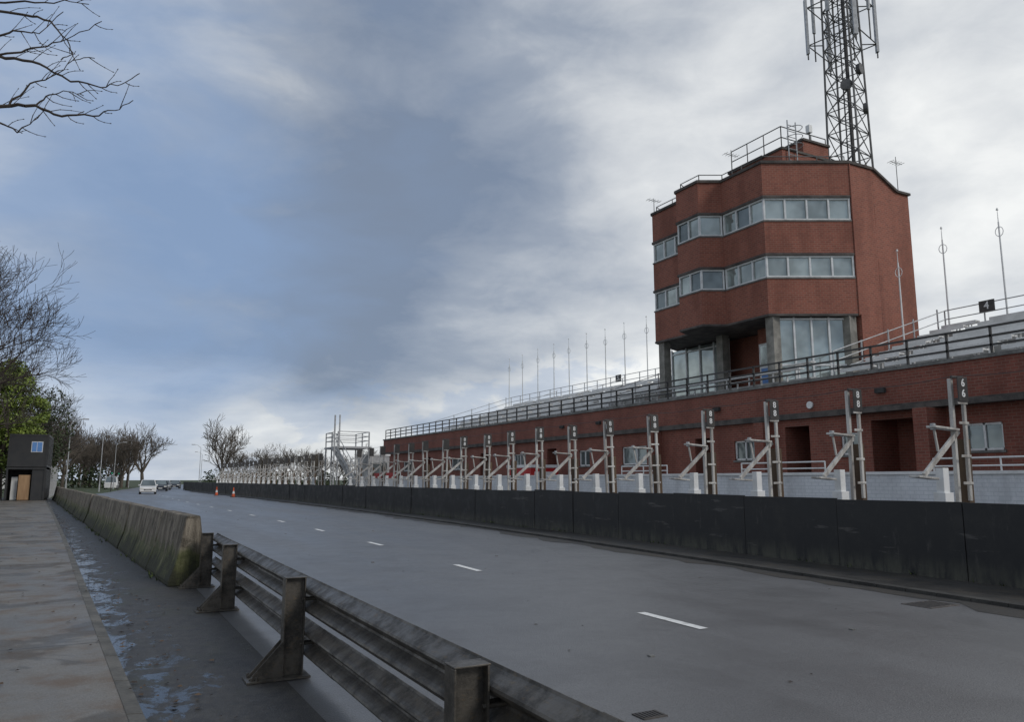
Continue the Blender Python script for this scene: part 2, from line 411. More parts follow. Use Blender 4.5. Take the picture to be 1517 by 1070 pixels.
# ------------------------------------------------------------ black barrier
mb=MB(); y=-12.; random.seed(5)
while y<132:
    y1=y+2.44; x0=lerp_poly(BAR,y); x1=lerp_poly(BAR,y1); h=1.25+random.uniform(-.02,.02); h1=h+random.uniform(-.02,.02); j=random.uniform(-.02,.02)
    mb.add([(x0+j,y,.04),(x0+j+.05,y,.04),(x1+j+.05,y1-.015,.04),(x1+j,y1-.015,.04),(x0+j,y,h),(x0+j+.05,y,h),(x1+j+.05,y1-.015,h1),(x1+j,y1-.015,h1)],
       [(4,5,6,7),(0,4,7,3),(1,2,6,5),(0,1,5,4),(2,3,7,6)],'blackboard')
    mb.box(x0+.08,x0+.5,y+.1,y+.35,.0,.9,'conc_dark')
    y=y1
mb.build('black_barrier_wall')

# ------------------------------------------------------------ pit rigs
RIG=[(14.4,-2),(14.4,8),(14.6,25),(14.6,45),(14.4,65),(13.9,90),(13.4,110)]
mb=MB()
mb.box(.02,.2,-.1,.1,0,2.35,'wood')
mb.box(-.17,-.1,-.05,.03,1.0,3.5,'alu'); mb.box(.0,.07,-.16,-.102,1.2,3.52,'alu')
for z in (1.5,2.0,2.62,3.0): mb.box(-.18,.1,-.175,-.162,z,z+.05,'alu')
mb.box(-.18,.1,-.2,-.178,3.05,3.52,'steel_dark')
mb.box(-.2,.13,-.1,-.06,3.5,3.55,'steel_dark')
mb.beam((-.02,-.02,2.50),(-1.05,-.02,1.66),.06,.09,'alu')
mb.beam((-.1,-.02,2.52),(-.78,-.02,2.56),.2,.04,'alu')
mb.beam((-.62,-.02,2.1),(-.7,-.02,2.54),.04,.04,'alu')
mb.beam((-1.32,-.02,1.64),(-.78,-.02,1.60),.22,.04,'alu')
mb.cyl((-.72,-.02,2.5),(-.72,-.02,2.62),.05,.05,8,'galv')
mb.box(-.62,-.46,-.09,.07,0,1.8,'white')
mb.box(-.66,-.42,-.13,.11,0,1.35,'white')
rigme=mb.build('pit_refuelling_rig',None,bevel=.006); rm=rigme.data
first=True; cab=[]
for i,yy in enumerate([6.75+0]+[9.1+2.33*j for j in range(42)]):
    if 50<yy<57.5: continue
    x=lerp_poly(RIG,yy)
    if first: o=rigme; first=False; o.location=(x,yy,0)
    else: o=inst('pit_refuelling_rig',rm,(x,yy,0),random.uniform(-.05,.05)); b=o.modifiers.new('bevel','BEVEL'); b.width=.006
    o.rotation_euler=(random.uniform(-.018,.018),random.uniform(-.018,.018),random.uniform(-.08,.08))
    o.scale=(1,1,1+random.uniform(-.012,.012))
    cab.append((x,yy))
    if i<12:
        text('8\n8' if i!=1 else '6\n6',(-.04,-.203,3.3),(math.pi/2,0,0),.2,'white','number_panel_lettering',o)
mb=MB()
for a,b in zip(cab,cab[1:]):
    if b[1]-a[1]>4: continue
    for q in range(4):
        t0,t1=q/4,(q+1)/4; s0=-.06*4*t0*(1-t0); s1=-.06*4*t1*(1-t1)
        mb.cyl((a[0]+(b[0]-a[0])*t0,a[1]+(b[1]-a[1])*t0,3.58+s0),(a[0]+(b[0]-a[0])*t1,a[1]+(b[1]-a[1])*t1,3.58+s1),.007,.007,4,'steel_dark',False)
mb.build('overhead_cable')
mb=MB(); mb.box(16.6,16.82,-5,46,0,1.72,'whitewall'); mb.box(16.56,16.86,-5,46,1.72,1.79,'white'); mb.build('white_pit_wall')
for (ya,yb) in ((6.0,13.0),(16.5,20.0),(24,27)):
    mb=MB(); x=19.5
    for z in (2.15,1.95): mb.cyl((x,ya,z),(x,yb,z),.025,.025,6,'white')
    yy=ya
    while yy<=yb+.01: mb.cyl((x,yy,0),(x,yy,2.15),.025,.025,6,'white'); yy+=(yb-ya)/max(1,round((yb-ya)/1.8))
    mb.build('white_handrail')

# ------------------------------------------------------------ grandstand
gs=empty('brick_grandstand')
Y0,Y1=-12.,66.; XF=22.
mb=MB()
ops=[(-4,-1.5,2.4,3.2,'w'),(4.5,7.2,1.2,3.4,'r'),(8.3,9.6,1.2,3.4,'d'),(12.55,13.65,2.42,3.2,'w'),(14.6,16.7,.9,3.5,'r'),(17.2,17.9,2.42,3.15,'w'),(19.2,20.3,.9,3.5,'r'),
     (21.8,22.9,2.35,3.1,'w'),(24.3,25.2,.9,3.3,'r'),(28.2,30.4,2.3,3.15,'w'),(33.2,34.2,2.3,3.1,'w'),(36.5,37.5,.9,3.3,'r'),(40,41.5,2.3,3.1,'w'),(45,46.2,.9,3.3,'r'),(49,51,2.3,3.1,'w'),(55,56.2,.9,3.3,'r'),(59,61,2.3,3.1,'w')]
T=.35
yy=Y0
for (a,b,z0,z1,ty) in ops:
    mb.box(XF,XF+T,yy,a,0,3.75,'brick2')
    mb.box(XF,XF+T,a,b,0,z0,'brick2'); mb.box(XF,XF+T,a,b,z1,3.75,'brick2')
    yy=b
mb.box(XF,XF+T,yy,Y1,0,3.75,'brick2')
mb.box(XF+.02,31,Y0,Y0+T-.01,0,5.0,'brick2'); mb.box(XF+T,31,Y1-T,Y1-.003,0,5.0,'brick2'); mb.box(30.7,31,Y0+T,Y1-T,0,6.5,'brick2')
for yb in (10.6,14.15,20.9,27.4): mb.box(XF-.9 if yb<15 else XF-.5,XF-.002,yb,yb+.45,0,3.7,'brick2')
mb.box(XF-.08,XF+T,Y0,Y1+.02,3.95,5.02,'brick2')
mb.build('front_wall',gs)
mb=MB()
mb.box(XF-.16,XF+T+.02,Y0,Y1+.05,3.75,3.95,'conc_dark')
mb.box(XF-.14,XF+T+.05,Y0,Y1+.05,5.02,5.13,'sill')
mb.box(XF-.55,XF-.165,4,17.4,3.72,3.86,'conc_dark')
mb.build('concrete_bands',gs)
mb=MB()
for (a,b,z0,z1,ty) in ops:
    if ty=='w':
        x=XF+.08
        mb.box(x+.03,x+.05,a,b,z0,z1,'glassd')
        for (p,q) in ((a,a+.06),(b-.06,b),((a+b)/2-.03,(a+b)/2+.03)): mb.box(x-.02,x+.028,p,q,z0,z1,'frame')
        mb.box(x-.02,x+.027,a,b,z0,z0+.06,'frame'); mb.box(x-.02,x+.027,a,b,z1-.06,z1,'frame')
        mb.box(XF-.05,XF+.06,a-.05,b+.05,z0-.07,z0-.001,'sill')
        mb.box(XF+.3,XF+.34,a,b,z0,z1,'interior')
    else:
        x=XF+1.3
        mb.box(x,x+.1,a-.3,b+.3,0,3.75,'brick2')
        mb.box(x-.06,x-.002,a+.15,a+1.0,.8,2.9,'interior')
        mb.box(XF+T,x,a-.12,a-.002,0,3.7,'brick2'); mb.box(XF+T,x,b+.002,b+.12,0,3.7,'brick2')
mb.build('windows_and_doors',gs)
mb=MB()
mb.box(XF+T+.01,30.65,Y0+T,Y1-T,4.5,5.0,'step')
mb.build('deck',gs)
mb=MB()
for yy in (16,23.5,32,35.5): mb.box(XF-.2,XF-.09,yy,yy+.35,4.35,4.5,'interior')
for yy in (19.0,31.4): mb.cyl((XF-.1,yy,4.2),(XF-.16,yy,4.2),.13,.13,12,'white'); 
mb.build('wall_lights',gs)
def seating(ya,yb,x0,rows,z0,name,tread=.8,rise=.28):
    mb=MB()
    for k in range(rows):
        xa=x0+k*tread; z=z0+k*rise
        mb.box(xa,xa+tread,ya,yb,4.9,z,'step')
    mb.build(name+'_steps',gs)
    mb=MB()
    y=ya+.15
    while y<yb-1:
        ye=min(y+3.4,yb-.1)
        for k in range(rows):
            xa=x0+k*tread+.25; z=z0+k*rise+.42
            for j in range(2): mb.box(xa+j*.17,xa+.14+j*.17,y,ye,z-.02,z+.035,'bench')
            mb.box(xa-.02,xa+.0,y,ye,z-.10,z+.03,'bench')
            q=y+.3
            while q<ye:
                mb.box(xa+.05,xa+.09,q,q+.04,z-.42,z-.021,'bench'); mb.box(xa+.25,xa+.29,q,q+.04,z-.42,z-.021,'bench'); q+=1.35
        y=ye+.55
    mb.build(name+'_benches',gs)
    mb=MB(); xb=x0+rows*tread-.1; zt=z0+(rows-1)*rise
    y=ya
    while y<=yb+.01:
        mb.beam((xb,y,zt),(xb,y,zt+1.15),.045,.045,'galv',(1,0,0)); y+=(yb-ya)/round((yb-ya)/1.6)
    for h in (.4,.78,1.15): mb.cyl((xb,ya,zt+h),(xb,yb,zt+h),.022,.022,6,'galv')
    for ye in (ya,yb):
        for h in (.4,.78,1.15):
            mb.cyl((x0+.2,ye,z0+h),(xb,ye,zt+h),.022,.022,6,'galv')
        for k in range(0,rows,2): mb.beam((x0+.2+k*tread,ye,z0+k*rise),(x0+.2+k*tread,ye,z0+k*rise+1.15),.045,.045,'galv',(1,0,0))
    mb.build(name+'_rails',gs)
seating(-10,19.3,23.4,9,5.15,'near_seating')
seating(33.5,58.0,23.4,9,5.15,'far_seating')
mb=MB()
for ya in (4.,12.,41.5,50.):
    for h in (.5,.9): mb.cyl((23.8,ya,5.15+h),(30.3,ya,7.4+h),.02,.02,6,'galv')
    for k in range(0,9,2): mb.beam((23.8+k*.8,ya,5.15+k*.28),(23.8+k*.8,ya,5.15+k*.28+.9),.04,.04,'galv',(1,0,0))
mb.build('aisle_rails',gs)
mb=MB()
for k in range(3):
    xa=22.5+k*.65; z=5.35+k*.3
    mb.box(xa,xa+.65,20.0,33.0,4.95,z-.25,'step') if k<2 else None
    for j in range(2): mb.box(xa+.1+j*.16,xa+.23+j*.16,20.6,22.0 if k==2 else 33,z+.15,z+.185,'bench')
    q=20.7
    while q<33 and k<2: mb.box(xa+.2,xa+.25,q,q+.05,z-.25,z+.149,'bench'); q+=1.3
mb.build('tower_front_benches',gs)
mb=MB(); y=Y0
while y<=Y1+.01:
    mb.beam((XF+.1,y,5.13),(XF+.1,y,5.93),.06,.06,'steel_dark',(1,0,0)); 
    mb.beam((XF+.1,y,5.13),(XF-.05,y,4.7),.04,.04,'steel_dark',(1,0,0)); y+=1.3
for h in (5.4,5.66,5.93): mb.box(XF+.07,XF+.13,Y0,Y1,h-.03,h+.03,'steel_dark')
mb.build('parapet_railing',gs)
def block_sign(s,y,z):
    mb=MB(); mb.box(30.2,30.24,y-.3,y+.3,z-.22,z+.22,'steel_dark'); o=mb.build('block_sign',gs)
    text(s,(30.19,y,z),(math.pi/2,0,-math.pi/2),.42,'white','block_number',gs)
block_sign('4',17.4,8.35); block_sign('5',42.0,8.35)

mb=MB()
mb.cyl((0,0,0),(0,0,11.4),.055,.03,8,'white')
mb.cyl((0,0,11.4),(0,0,11.9),.02,.01,6,'white')
for i in range(10):
    a0=2*math.pi*i/10; a1=2*math.pi*(i+1)/10
    mb.cyl((0,.16*math.cos(a0),11.0+.2*math.sin(a0)),(0,.16*math.cos(a1),11.0+.2*math.sin(a1)),.015,.015,5,'white')
mb.cyl((0,0,11.9),(0,0,11.98),.05,.03,8,'white')
mb.box(-.1,.1,-.1,.1,0,.25,'galv')
fo=mb.build('flagpole'); fm=fo.data; fo.location=(31.3,17.25,.5)
for yy in (19.65,37.7,40.2,42.6,45.,47.4,49.8,52.2,54.8,57.4,60.0):
    o=inst('flagpole',fm,(31.3,yy,.4+random.uniform(-.15,.15)),.3); o.rotation_euler=(random.uniform(-.006,.006),random.uniform(-.006,.006),.3)
inst('flagpole',fm,(28.6,19.9,-.9))

# ------------------------------------------------------------ control tower
tw=empty('brick_control_tower')
P=[(23.5,22.2),(26.7,20.5),(28.2,20.5),(28.2,31.2),(26.7,31.2),(23.5,29.5),(23.5,27.06),(22.58,26.57),(22.58,25.09),(23.5,24.6)]
wedges={0:4,4:4,5:3,6:1,7:2,8:1,9:3}
mb=MB(); gl=MB(); tr=MB()
bands=[(8.27,9.8),(10.72,12.24),(13.2,14.7)]; wins=[(9.8,10.72),(12.24,13.2)]
def offpoly(poly,d):
    n=len(poly); out=[]
    for i in range(n):
        p0=Vector(poly[i-1]);p1=Vector(poly[i]);p2=Vector(poly[(i+1)%n])
        e1=(p1-p0).normalized(); e2=(p2-p1).normalized()
        n1=Vector((e1.y,-e1.x)); n2=Vector((e2.y,-e2.x)); b=(n1+n2); b.normalize(); k=d/max(.3,b.dot(n1))
        out.append((p1.x+b.x*k,p1.y+b.y*k))
    return out
PR=P[:2]+P[4:]
def ring(d):
    q=offpoly(PR,d); q[1]=(26.68,20.513-d*1.0); q[2]=(26.68,31.19+d); return q
for z0,z1 in bands: mb.prism(P,z0,z1,'brick','conc_dark')
core=[(26.76,20.502),(28.195,20.502),(28.195,31.198),(26.76,31.198)]
for z0,z1 in wins:
    mb.prism(core,z0,z1,'brick')
    tr.prism(ring(.035),z0-.06,z0-.002,'sill'); tr.prism(ring(.05),z1+.002,z1+.1,'conc_dark')
tr.prism(ring(.03),8.18,8.268,'conc_dark'); tr.prism(offpoly(P,.07),14.7,14.82,'conc_dark')
for e,nm in wedges.items():
    a=Vector(P[e]); b=Vector(P[(e+1)%len(P)]); d=b-a; L=d.length; d.normalize(); nrm=Vector((d.y,-d.x))
    for z0,z1 in wins:
        def pt(base,s,off,z): v=a+d*s-nrm*off; return (v.x,v.y,z)
        n=wedges[e]
        for i in range(n):
            s0=L*i/n; s1=L*(i+1)/n; jj=random.uniform(-.012,.012)
            gl.add([pt(0,s0,.10+jj,z0),pt(0,s1,.10-jj,z0),pt(0,s1,.10-jj*.5,z1),pt(0,s0,.10+jj,z1)],[(0,1,2,3)],'glass' if random.random()<.75 else 'glassd')
        for i in range(n+1):
            s=min(max(L*i/n,.045),L-.045)
            v=a+d*s-nrm*.06
            tr.beam((v.x,v.y,z0),(v.x,v.y,z1),.07,.07,'frame',(nrm.x,nrm.y,0))
        for zz in (z0+.035,z1-.035):
            v0=a-nrm*.062; v1=b-nrm*.062; tr.beam((v0.x,v0.y,zz),(v1.x,v1.y,zz),.066,.07,'frame')
mb.build('brick_bands',tw)
gl.build('window_glazing',tw)
mb=MB()
prof=[(28.203,5.0),(30.5,5.0),(30.5,13.95),(29.7,13.95),(28.203,14.7)]
n=len(prof)
vs=[(x,20.5,z) for x,z in prof]+[(x,31.2,z) for x,z in prof]
mb.add(vs,[(0,1,2,3,4),(9,8,7,6,5),(1,6,7,2)],'brick'); mb.add(vs,[(2,7,8,3),(3,8,9,4)],'conc_dark')
mb.box(26.9,28.2,20.503,22.5,5.0,8.268,'brick')
mb.box(26.2,28.2,24.2,31.1,5.0,8.18,'brick')
mb.box(25.3,28.2,23.4,24.6,5.0,8.18,'brick')
mb.build('brick_core',tw)
for (x0,z0,x1,z1) in ((28.203,14.76,29.7,14.0),(29.7,14.0,30.56,14.0)):
    tr.beam((x0,20.46,z0),(x1,20.46,z1),.12,.1,'conc_dark'); 
tr.beam((26.74,20.47,8.2),(26.74,20.47,14.7),.05,.04,'brick',(1,0,0))
tr.build('frames_and_copings',tw)
mb=MB()
for (x,y) in ((23.85,22.35),(26.55,20.85),(23.8,29.2),(24.9,26.4)): mb.box(x-.2,x+.2,y-.2,y+.2,5.0,8.18,'concrete')
a=Vector((23.95,22.3)); b=Vector((26.45,20.95)); d=(b-a).normalized()
mb.add([(a.x,a.y,5.5),(b.x,b.y,5.5),(b.x,b.y,8.15),(a.x,a.y,8.15)],[(0,1,2,3)],'glass')
for i in range(5):
    q=a+(b-a)*(i/4); mb.beam((q.x,q.y-.04,5.2),(q.x,q.y-.04,8.17),.07,.08,'frame',(d.y,-d.x,0))
for z in (5.5,6.2,8.1): mb.beam((a.x,a.y-.045,z),(b.x,b.y-.045,z),.06,.07,'frame')
mb.box(23.9,26.6,20.9,22.4,4.95,5.2,'step')
mb.box(25.6,25.62,26.7,30.8,5.3,8.1,'glass')
for yy in (26.7,27.7,28.7,29.7,30.8): mb.box(25.53,25.597,yy-.035,yy+.035,5.3,8.15,'frame')
for z in (5.3,7.9): mb.box(25.54,25.596,26.7,30.8,z,z+.06,'frame')
mb.box(25.22,25.298,23.5,24.5,5.3,7.5,'frame'); mb.box(25.2,25.218,23.6,24.4,5.45,6.4,'bluewin'); mb.box(25.2,25.218,23.6,24.4,6.5,7.4,'glass')
mb.box(22.9,26.2,22.5,31.0,4.95,5.25,'step')
mb.build('undercroft',tw)
mb=MB()
mb.box(25.0,28.0,22.4,25.6,14.82,15.75,'brick'); mb.box(24.95,28.05,22.35,25.65,15.75,15.85,'conc_dark')
mb.box(26.3,27.9,22.38,24.0,15.85,16.4,'brick'); mb.box(26.25,27.95,22.3,24.05,16.4,16.5,'conc_dark')
mb.build('roof_stair_head',tw)
mb=MB()
def rail(p,q,z,h=.75,sp=1.1,rr=.025,nr=2,k='mast'):
    p=Vector((*p,z));q=Vector((*q,z)); n=max(1,round((q-p).length/sp))
    for i in range(n+1):
        c=p+(q-p)*i/n; mb.cyl(c,c+Vector((0,0,h)),rr,rr,5,k)
    for j in range(nr):
        hh=h*(j+1)/nr; mb.cyl(p+Vector((0,0,hh)),q+Vector((0,0,hh)),rr,rr,5,k)
IP=offpoly(P,-.2)
for i in (4,5,6,7,8,9): rail(IP[i],IP[(i+1)%10],14.8,.35,1.2,.022,1)
rail(IP[0],IP[1],14.8,.3,1.2,.022,1)
rail((25.1,22.5),(27.9,22.5),15.85,1.0,.9); rail((25.1,22.5),(25.1,25.5),15.85,1.0,.9)
mb.cyl((25.3,22.3,14.8),(25.3,22.3,17.1),.03,.03,6,'galv'); mb.cyl((25.8,22.3,14.8),(25.8,22.3,17.1),.03,.03,6,'galv')
for i in range(8): mb.cyl((25.3,22.3,15+i*.27),(25.8,22.3,15+i*.27),.018,.018,5,'galv')
for i in range(3):
    z=15.9+i*.4
    for j in range(8):
        a0=math.pi*j/8; a1=math.pi*(j+1)/8
        mb.cyl((25.55+.35*math.cos(a0),22.3-.5*math.sin(a0),z),(25.55+.35*math.cos(a1),22.3-.5*math.sin(a1),z),.018,.018,4,'galv')
mb.cyl((27.0,22.6,16.5),(27.0,22.6,17.4),.03,.03,6,'mast'); mb.box(26.9,27.1,22.5,22.7,17.0,17.35,'white')
for (x,y,z,h) in ((24.2,24.6,14.8,1.6),(30.3,20.8,13.95,1.9),(23.4,29.2,14.7,.8)):
    mb.cyl((x,y,z),(x,y,z+h),.02,.015,5,'mast')
    mb.cyl((x-.4,y,z+h*.85),(x+.4,y,z+h*.85),.012,.012,4,'mast')
    for j in range(5): mb.cyl((x-.35+j*.17,y-.18,z+h*.85),(x-.35+j*.17,y+.18,z+h*.85),.01,.01,4,'mast')
mb.cyl((28.3,20.9,14.7),(30.2,20.9,14.2),.03,.03,5,'mast')
mb.build('roof_railings_and_aerials',tw)

# ------------------------------------------------------------ lattice mast
mb=MB(); cx,cy=42.1,32.1; H=37.
def half(z): return 1.3-.5*min(1,z/34)
ang=.25
def corner(i,z):
    h=half(z); s=[(-1,-1),(1,-1),(1,1),(-1,1)][i%4]; x,y=s[0]*h,s[1]*h
    return Vector((cx+x*math.cos(ang)-y*math.sin(ang),cy+x*math.sin(ang)+y*math.cos(ang),z))
zz=0.; lv=[0.]
while zz<H: zz+=1.9-.015*zz; lv.append(min(zz,H))
for i in range(4):
    mb.cyl(corner(i,0),corner(i,H),.09,.065,6,'mast')
    for a,b in zip(lv,lv[1:]):
        mb.cyl(corner(i,a),corner(i+1,b),.034,.034,4,'mast'); mb.cyl(corner(i+1,a),corner(i,b),.034,.034,4,'mast')
        mb.cyl(corner(i,b),corner(i+1,b),.036,.036,4,'mast')
for dx in (-.2,.2): mb.cyl((cx+dx,cy,0),(cx+dx,cy,H),.05,.05,5,'mast')
mb.cyl((cx-.05,cy-.3,0),(cx-.05,cy-.3,H),.12,.12,6,'steel_dark')
for i in range(70): mb.cyl((cx-.2,cy,i*.52),(cx+.2,cy,i*.52),.02,.02,4,'mast')
for z in (30.6,33.4):
    for i in range(4):
        a=corner(i,z); b=corner(i+1,z); c=Vector((cx,cy,z))
        mb.cyl(a+(a-c)*.9,b+(b-c)*.9,.04,.04,5,'mast'); mb.cyl(a,a+(a-c)*.9,.04,.04,5,'mast')
for i in range(4):
    c=Vector((cx,cy,0)); a=corner(i,32.)-c; a.z=0; q=c+a*1.95
    mb.beam((q.x,q.y,30.),(q.x,q.y,34.),.26,.16,'galv',(a.x,a.y,0)); mb.cyl((q.x,q.y,29.6),(q.x,q.y,34.6),.05,.05,6,'mast')
    b=(corner(i,33.)+corner(i+1,33.))/2-c; b.z=0; q=c+b*2.3
    mb.beam((q.x,q.y,32.3),(q.x,q.y,36.2),.24,.14,'galv',(b.x,b.y,0)); mb.cyl((q.x,q.y,30.2),(q.x,q.y,36.4),.05,.05,6,'mast')
for (z,dx,dy) in ((27.2,-.7,-.6),(25.8,.6,-.8),(28.5,.3,-.8)):
    mb.cyl((cx+dx,cy+dy,z),(cx+dx*1.25,cy+dy*1.3,z),.35,.38,14,'mast')
mb.cyl((cx,cy,H),(cx,cy,H+3),.05,.03,6,'mast')
mb.build('lattice_radio_mast')

# ------------------------------------------------------------ steel access platform
mb=MB(); px,py=14.2,52.6
def bm(a,b,w=.08,k='galv'): mb.beam((px+a[0],py+a[1],a[2]),(px+b[0],py+b[1],b[2]),w,w,k)
for x in (0,2.2):
    for y in (0,1.6,3.2): bm((x,y,0),(x,y,4.9))
mb.box(px-.1,px+2.3,py-.1,py+3.3,3.75,3.88,'galv')
for h in (4.3,4.6,4.9):
    bm((0,0,h),(2.2,0,h),.05); bm((0,3.2,h),(2.2,3.2,h),.05); bm((2.2,0,h),(2.2,3.2,h),.05); bm((0,1.2,h),(0,3.2,h),.05)
bm((0,0,.3),(2.2,0,3.6),.05); bm((2.2,0,.3),(0,0,3.6),.05); bm((2.2,0,.3),(2.2,3.2,3.6),.05)
for y in (.1,1.0):
    mb.beam((px-.1,py+y,3.8),(px+1.3,py+y-2.6,.3),.05,.22,'galv')
for i in range(14):
    t=i/14; x=px-.1+1.4*t; y=py-2.6*t; z=3.75-3.45*t; mb.box(x,x+.24,y+.12,y+.98,z-.02,z+.02,'galv')
for y in (.1,1.0):
    mb.beam((px-.1,py+y,4.75),(px+1.3,py+y-2.6,1.25),.04,.04,'galv')
    for i in range(5): t=i/4; mb.beam((px-.1+1.4*t,py+y-2.6*t,3.8-3.5*t),(px-.1+1.4*t,py+y-2.6*t,4.75-3.5*t),.035,.035,'galv')
bm((-.3,-.2,0),(-.3,-.2,6.0),.09); bm((.9,3.0,3.8),(.9,3.0,6.3),.09)
mb.build('steel_access_platform')
mb=MB()
mb.box(16.9,18.4,54,56.8,.0,3.3,'galv'); mb.box(16.85,18.45,53.95,56.85,3.3,3.42,'white'); mb.box(16.86,16.898,54.2,55.0,.3,2.2,'frame')
mb.box(17.2,18.2,53.95,53.998,1.9,2.8,'glassd')
mb.build('grey_kiosk')
mb=MB(); mb.box(16.7,16.8,47,53,1.0,2.05,'white'); mb.box(16.68,16.698,47,53,1.7,2.05,'red')
for yy in (47,49,51,52.9): mb.box(16.72,16.78,yy,yy+.1,0,1.0,'galv')
mb.build('red_and_white_hoarding')
mb=MB(); mb.box(19.0,20.6,34.0,36.5,0,2.2,'red'); mb.box(18.95,20.65,33.95,36.55,2.2,2.35,'white'); mb.box(19.2,20.4,33.96,33.998,1.2,2.0,'white'); mb.build('red_refreshment_kiosk')

# ------------------------------------------------------------ trees
def rvec(): return Vector((random.gauss(0,1),random.gauss(0,1),random.gauss(0,1))).normalized()
def grow(mb,p,d,L,r,depth,k,up=.12,minr=.006,spread=.65,kids=3):
    steps=3; sides=6 if r>.08 else (4 if r>.02 else 3)
    for i in range(steps):
        nd=(d+rvec()*.16+Vector((0,0,up*.5))).normalized(); q=p+nd*(L/steps)
        r2=max(minr,r*(1-.14)); mb.cyl(p,q,r,r2,sides,k,False); p=q; d=nd; r=r2
        if depth>0:
            for _ in range(1 if i<steps-1 else kids-1):
                if i==0 and random.random()<.45: continue
                ax=rvec(); ax=(ax-d*ax.dot(d)).normalized()
                cd=(d+ax*spread*random.uniform(.7,1.35)+Vector((0,0,up))).normalized()
                grow(mb,p.copy(),cd,L*random.uniform(.6,.8),max(minr,r*random.uniform(.45,.65)),depth-1,k,up,minr,spread,kids)
def tree(seed,H,depth,k,minr,kids=3,spread=.65,trunk=.28,up=.12):
    random.seed(seed); mb=MB(); r=H*.022
    p=Vector((0,0,-.1)); top=Vector((random.uniform(-.2,.2),random.uniform(-.2,.2),H*trunk)); mb.cyl(p,top,r*1.25,r,8,k,False)
    for i in range(4):
        a=i*1.57+random.uniform(-.4,.4); dd=Vector((math.cos(a)*.65,math.sin(a)*.65,1)).normalized()
        grow(mb,top.copy(),dd,H*.24,r*.62,depth,k,up,minr,spread,kids)
    grow(mb,top.copy(),Vector((0,0,1)),H*.27,r*.75,depth,k,up,minr,spread,kids)
    return mb
def leaf_clump(mb,c,rad,n,size,k,seed=0,thr=-.12,fs=.9):
    random.seed(seed)
    for i in range(n):
        u=rvec()*(random.random()**.4); p=Vector((c[0]+u.x*rad[0],c[1]+u.y*rad[1],c[2]+u.z*rad[2]))
        if mnoise.noise(p*fs+Vector((seed,0,0)))<thr: continue
        s=size*random.uniform(.5,1.3); a=rvec(); b=a.cross(rvec()).normalized()
        mb.add([p-a*s,p+b*s*.6,p+a*s,p-b*s*.6],[(0,1,2,3)],k)
t1=tree(11,14.5,5,'twig',.010,3,.72); o=t1.build('bare_tree'); o.location=(-7.8,52.5,0)
t2=tree(12,12.,4,'twig',.012,3); o=t2.build('bare_tree'); o.location=(-8.9,66,0); bareA=o.data
inst('bare_tree',bareA,(-8.0,80,0),2.1,(1.05,1.05,1.15)); inst('bare_tree',bareA,(-6.3,93,0),4.1,(1.,1.,1.05)); inst('bare_tree',bareA,(-5.6,104,0),5.1,(.95,.95,.95))
mb=tree(21,11.5,3,'twig',.014,3)
for i,(x,y,z,r_) in enumerate(((0,0,4.,1.8),(.5,.2,6.0,2.0),(-.4,0,7.7,1.9),(.8,0,8.9,1.5),(1.6,-.3,5.2,1.4),(-1.6,.3,9.2,1.6),(-1.3,0,6,1.8),(.2,0,10.2,1.2),(2.0,0,7.2,1.2),(-2.4,0,8.2,1.4),(-2.6,0,10.3,1.3))):
    leaf_clump(mb,(x,y,z),(r_,r_,r_*1.1),2600,.12,'leaf',i+3)
o=mb.build('ivy_clad_tree'); o.location=(-7.3,74.8,0)
mb=MB()
for i in range(9): leaf_clump(mb,(-12+i*.98,79+random.uniform(-1,1),3.4+random.random()*2.6),(1.8,1.8,4.0),2800,.12,'leafd',40+i)
mb.build('evergreen_hedge')
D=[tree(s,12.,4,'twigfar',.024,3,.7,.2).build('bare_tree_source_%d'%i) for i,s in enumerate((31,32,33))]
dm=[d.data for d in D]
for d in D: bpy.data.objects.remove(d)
wp=empty('distant_trees'); random.seed(9)
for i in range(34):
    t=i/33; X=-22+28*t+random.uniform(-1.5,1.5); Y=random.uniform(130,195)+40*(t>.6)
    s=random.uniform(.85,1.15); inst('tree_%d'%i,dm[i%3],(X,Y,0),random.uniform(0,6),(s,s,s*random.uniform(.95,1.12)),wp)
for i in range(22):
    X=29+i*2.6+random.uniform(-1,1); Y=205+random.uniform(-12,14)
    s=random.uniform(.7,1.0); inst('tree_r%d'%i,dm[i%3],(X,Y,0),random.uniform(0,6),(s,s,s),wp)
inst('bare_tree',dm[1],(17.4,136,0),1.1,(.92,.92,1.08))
mb=MB(); random.seed(2)
for i in range(34):
    X=-40+i*2.2+random.uniform(-.6,.6)
    if X>4: continue
    leaf_clump(mb,(X,178+random.uniform(-9,9),1.5),(2.2,2.2,2.3+random.random()*1.5),420,.3,'leafd',70+i)
for i in range(45):
    leaf_clump(mb,(24+i*2.6,215+random.uniform(-6,6),1.2),(2.4,2.2,2.6+random.random()),330,.32,'leafd',170+i)
mb.build('hedgerow')
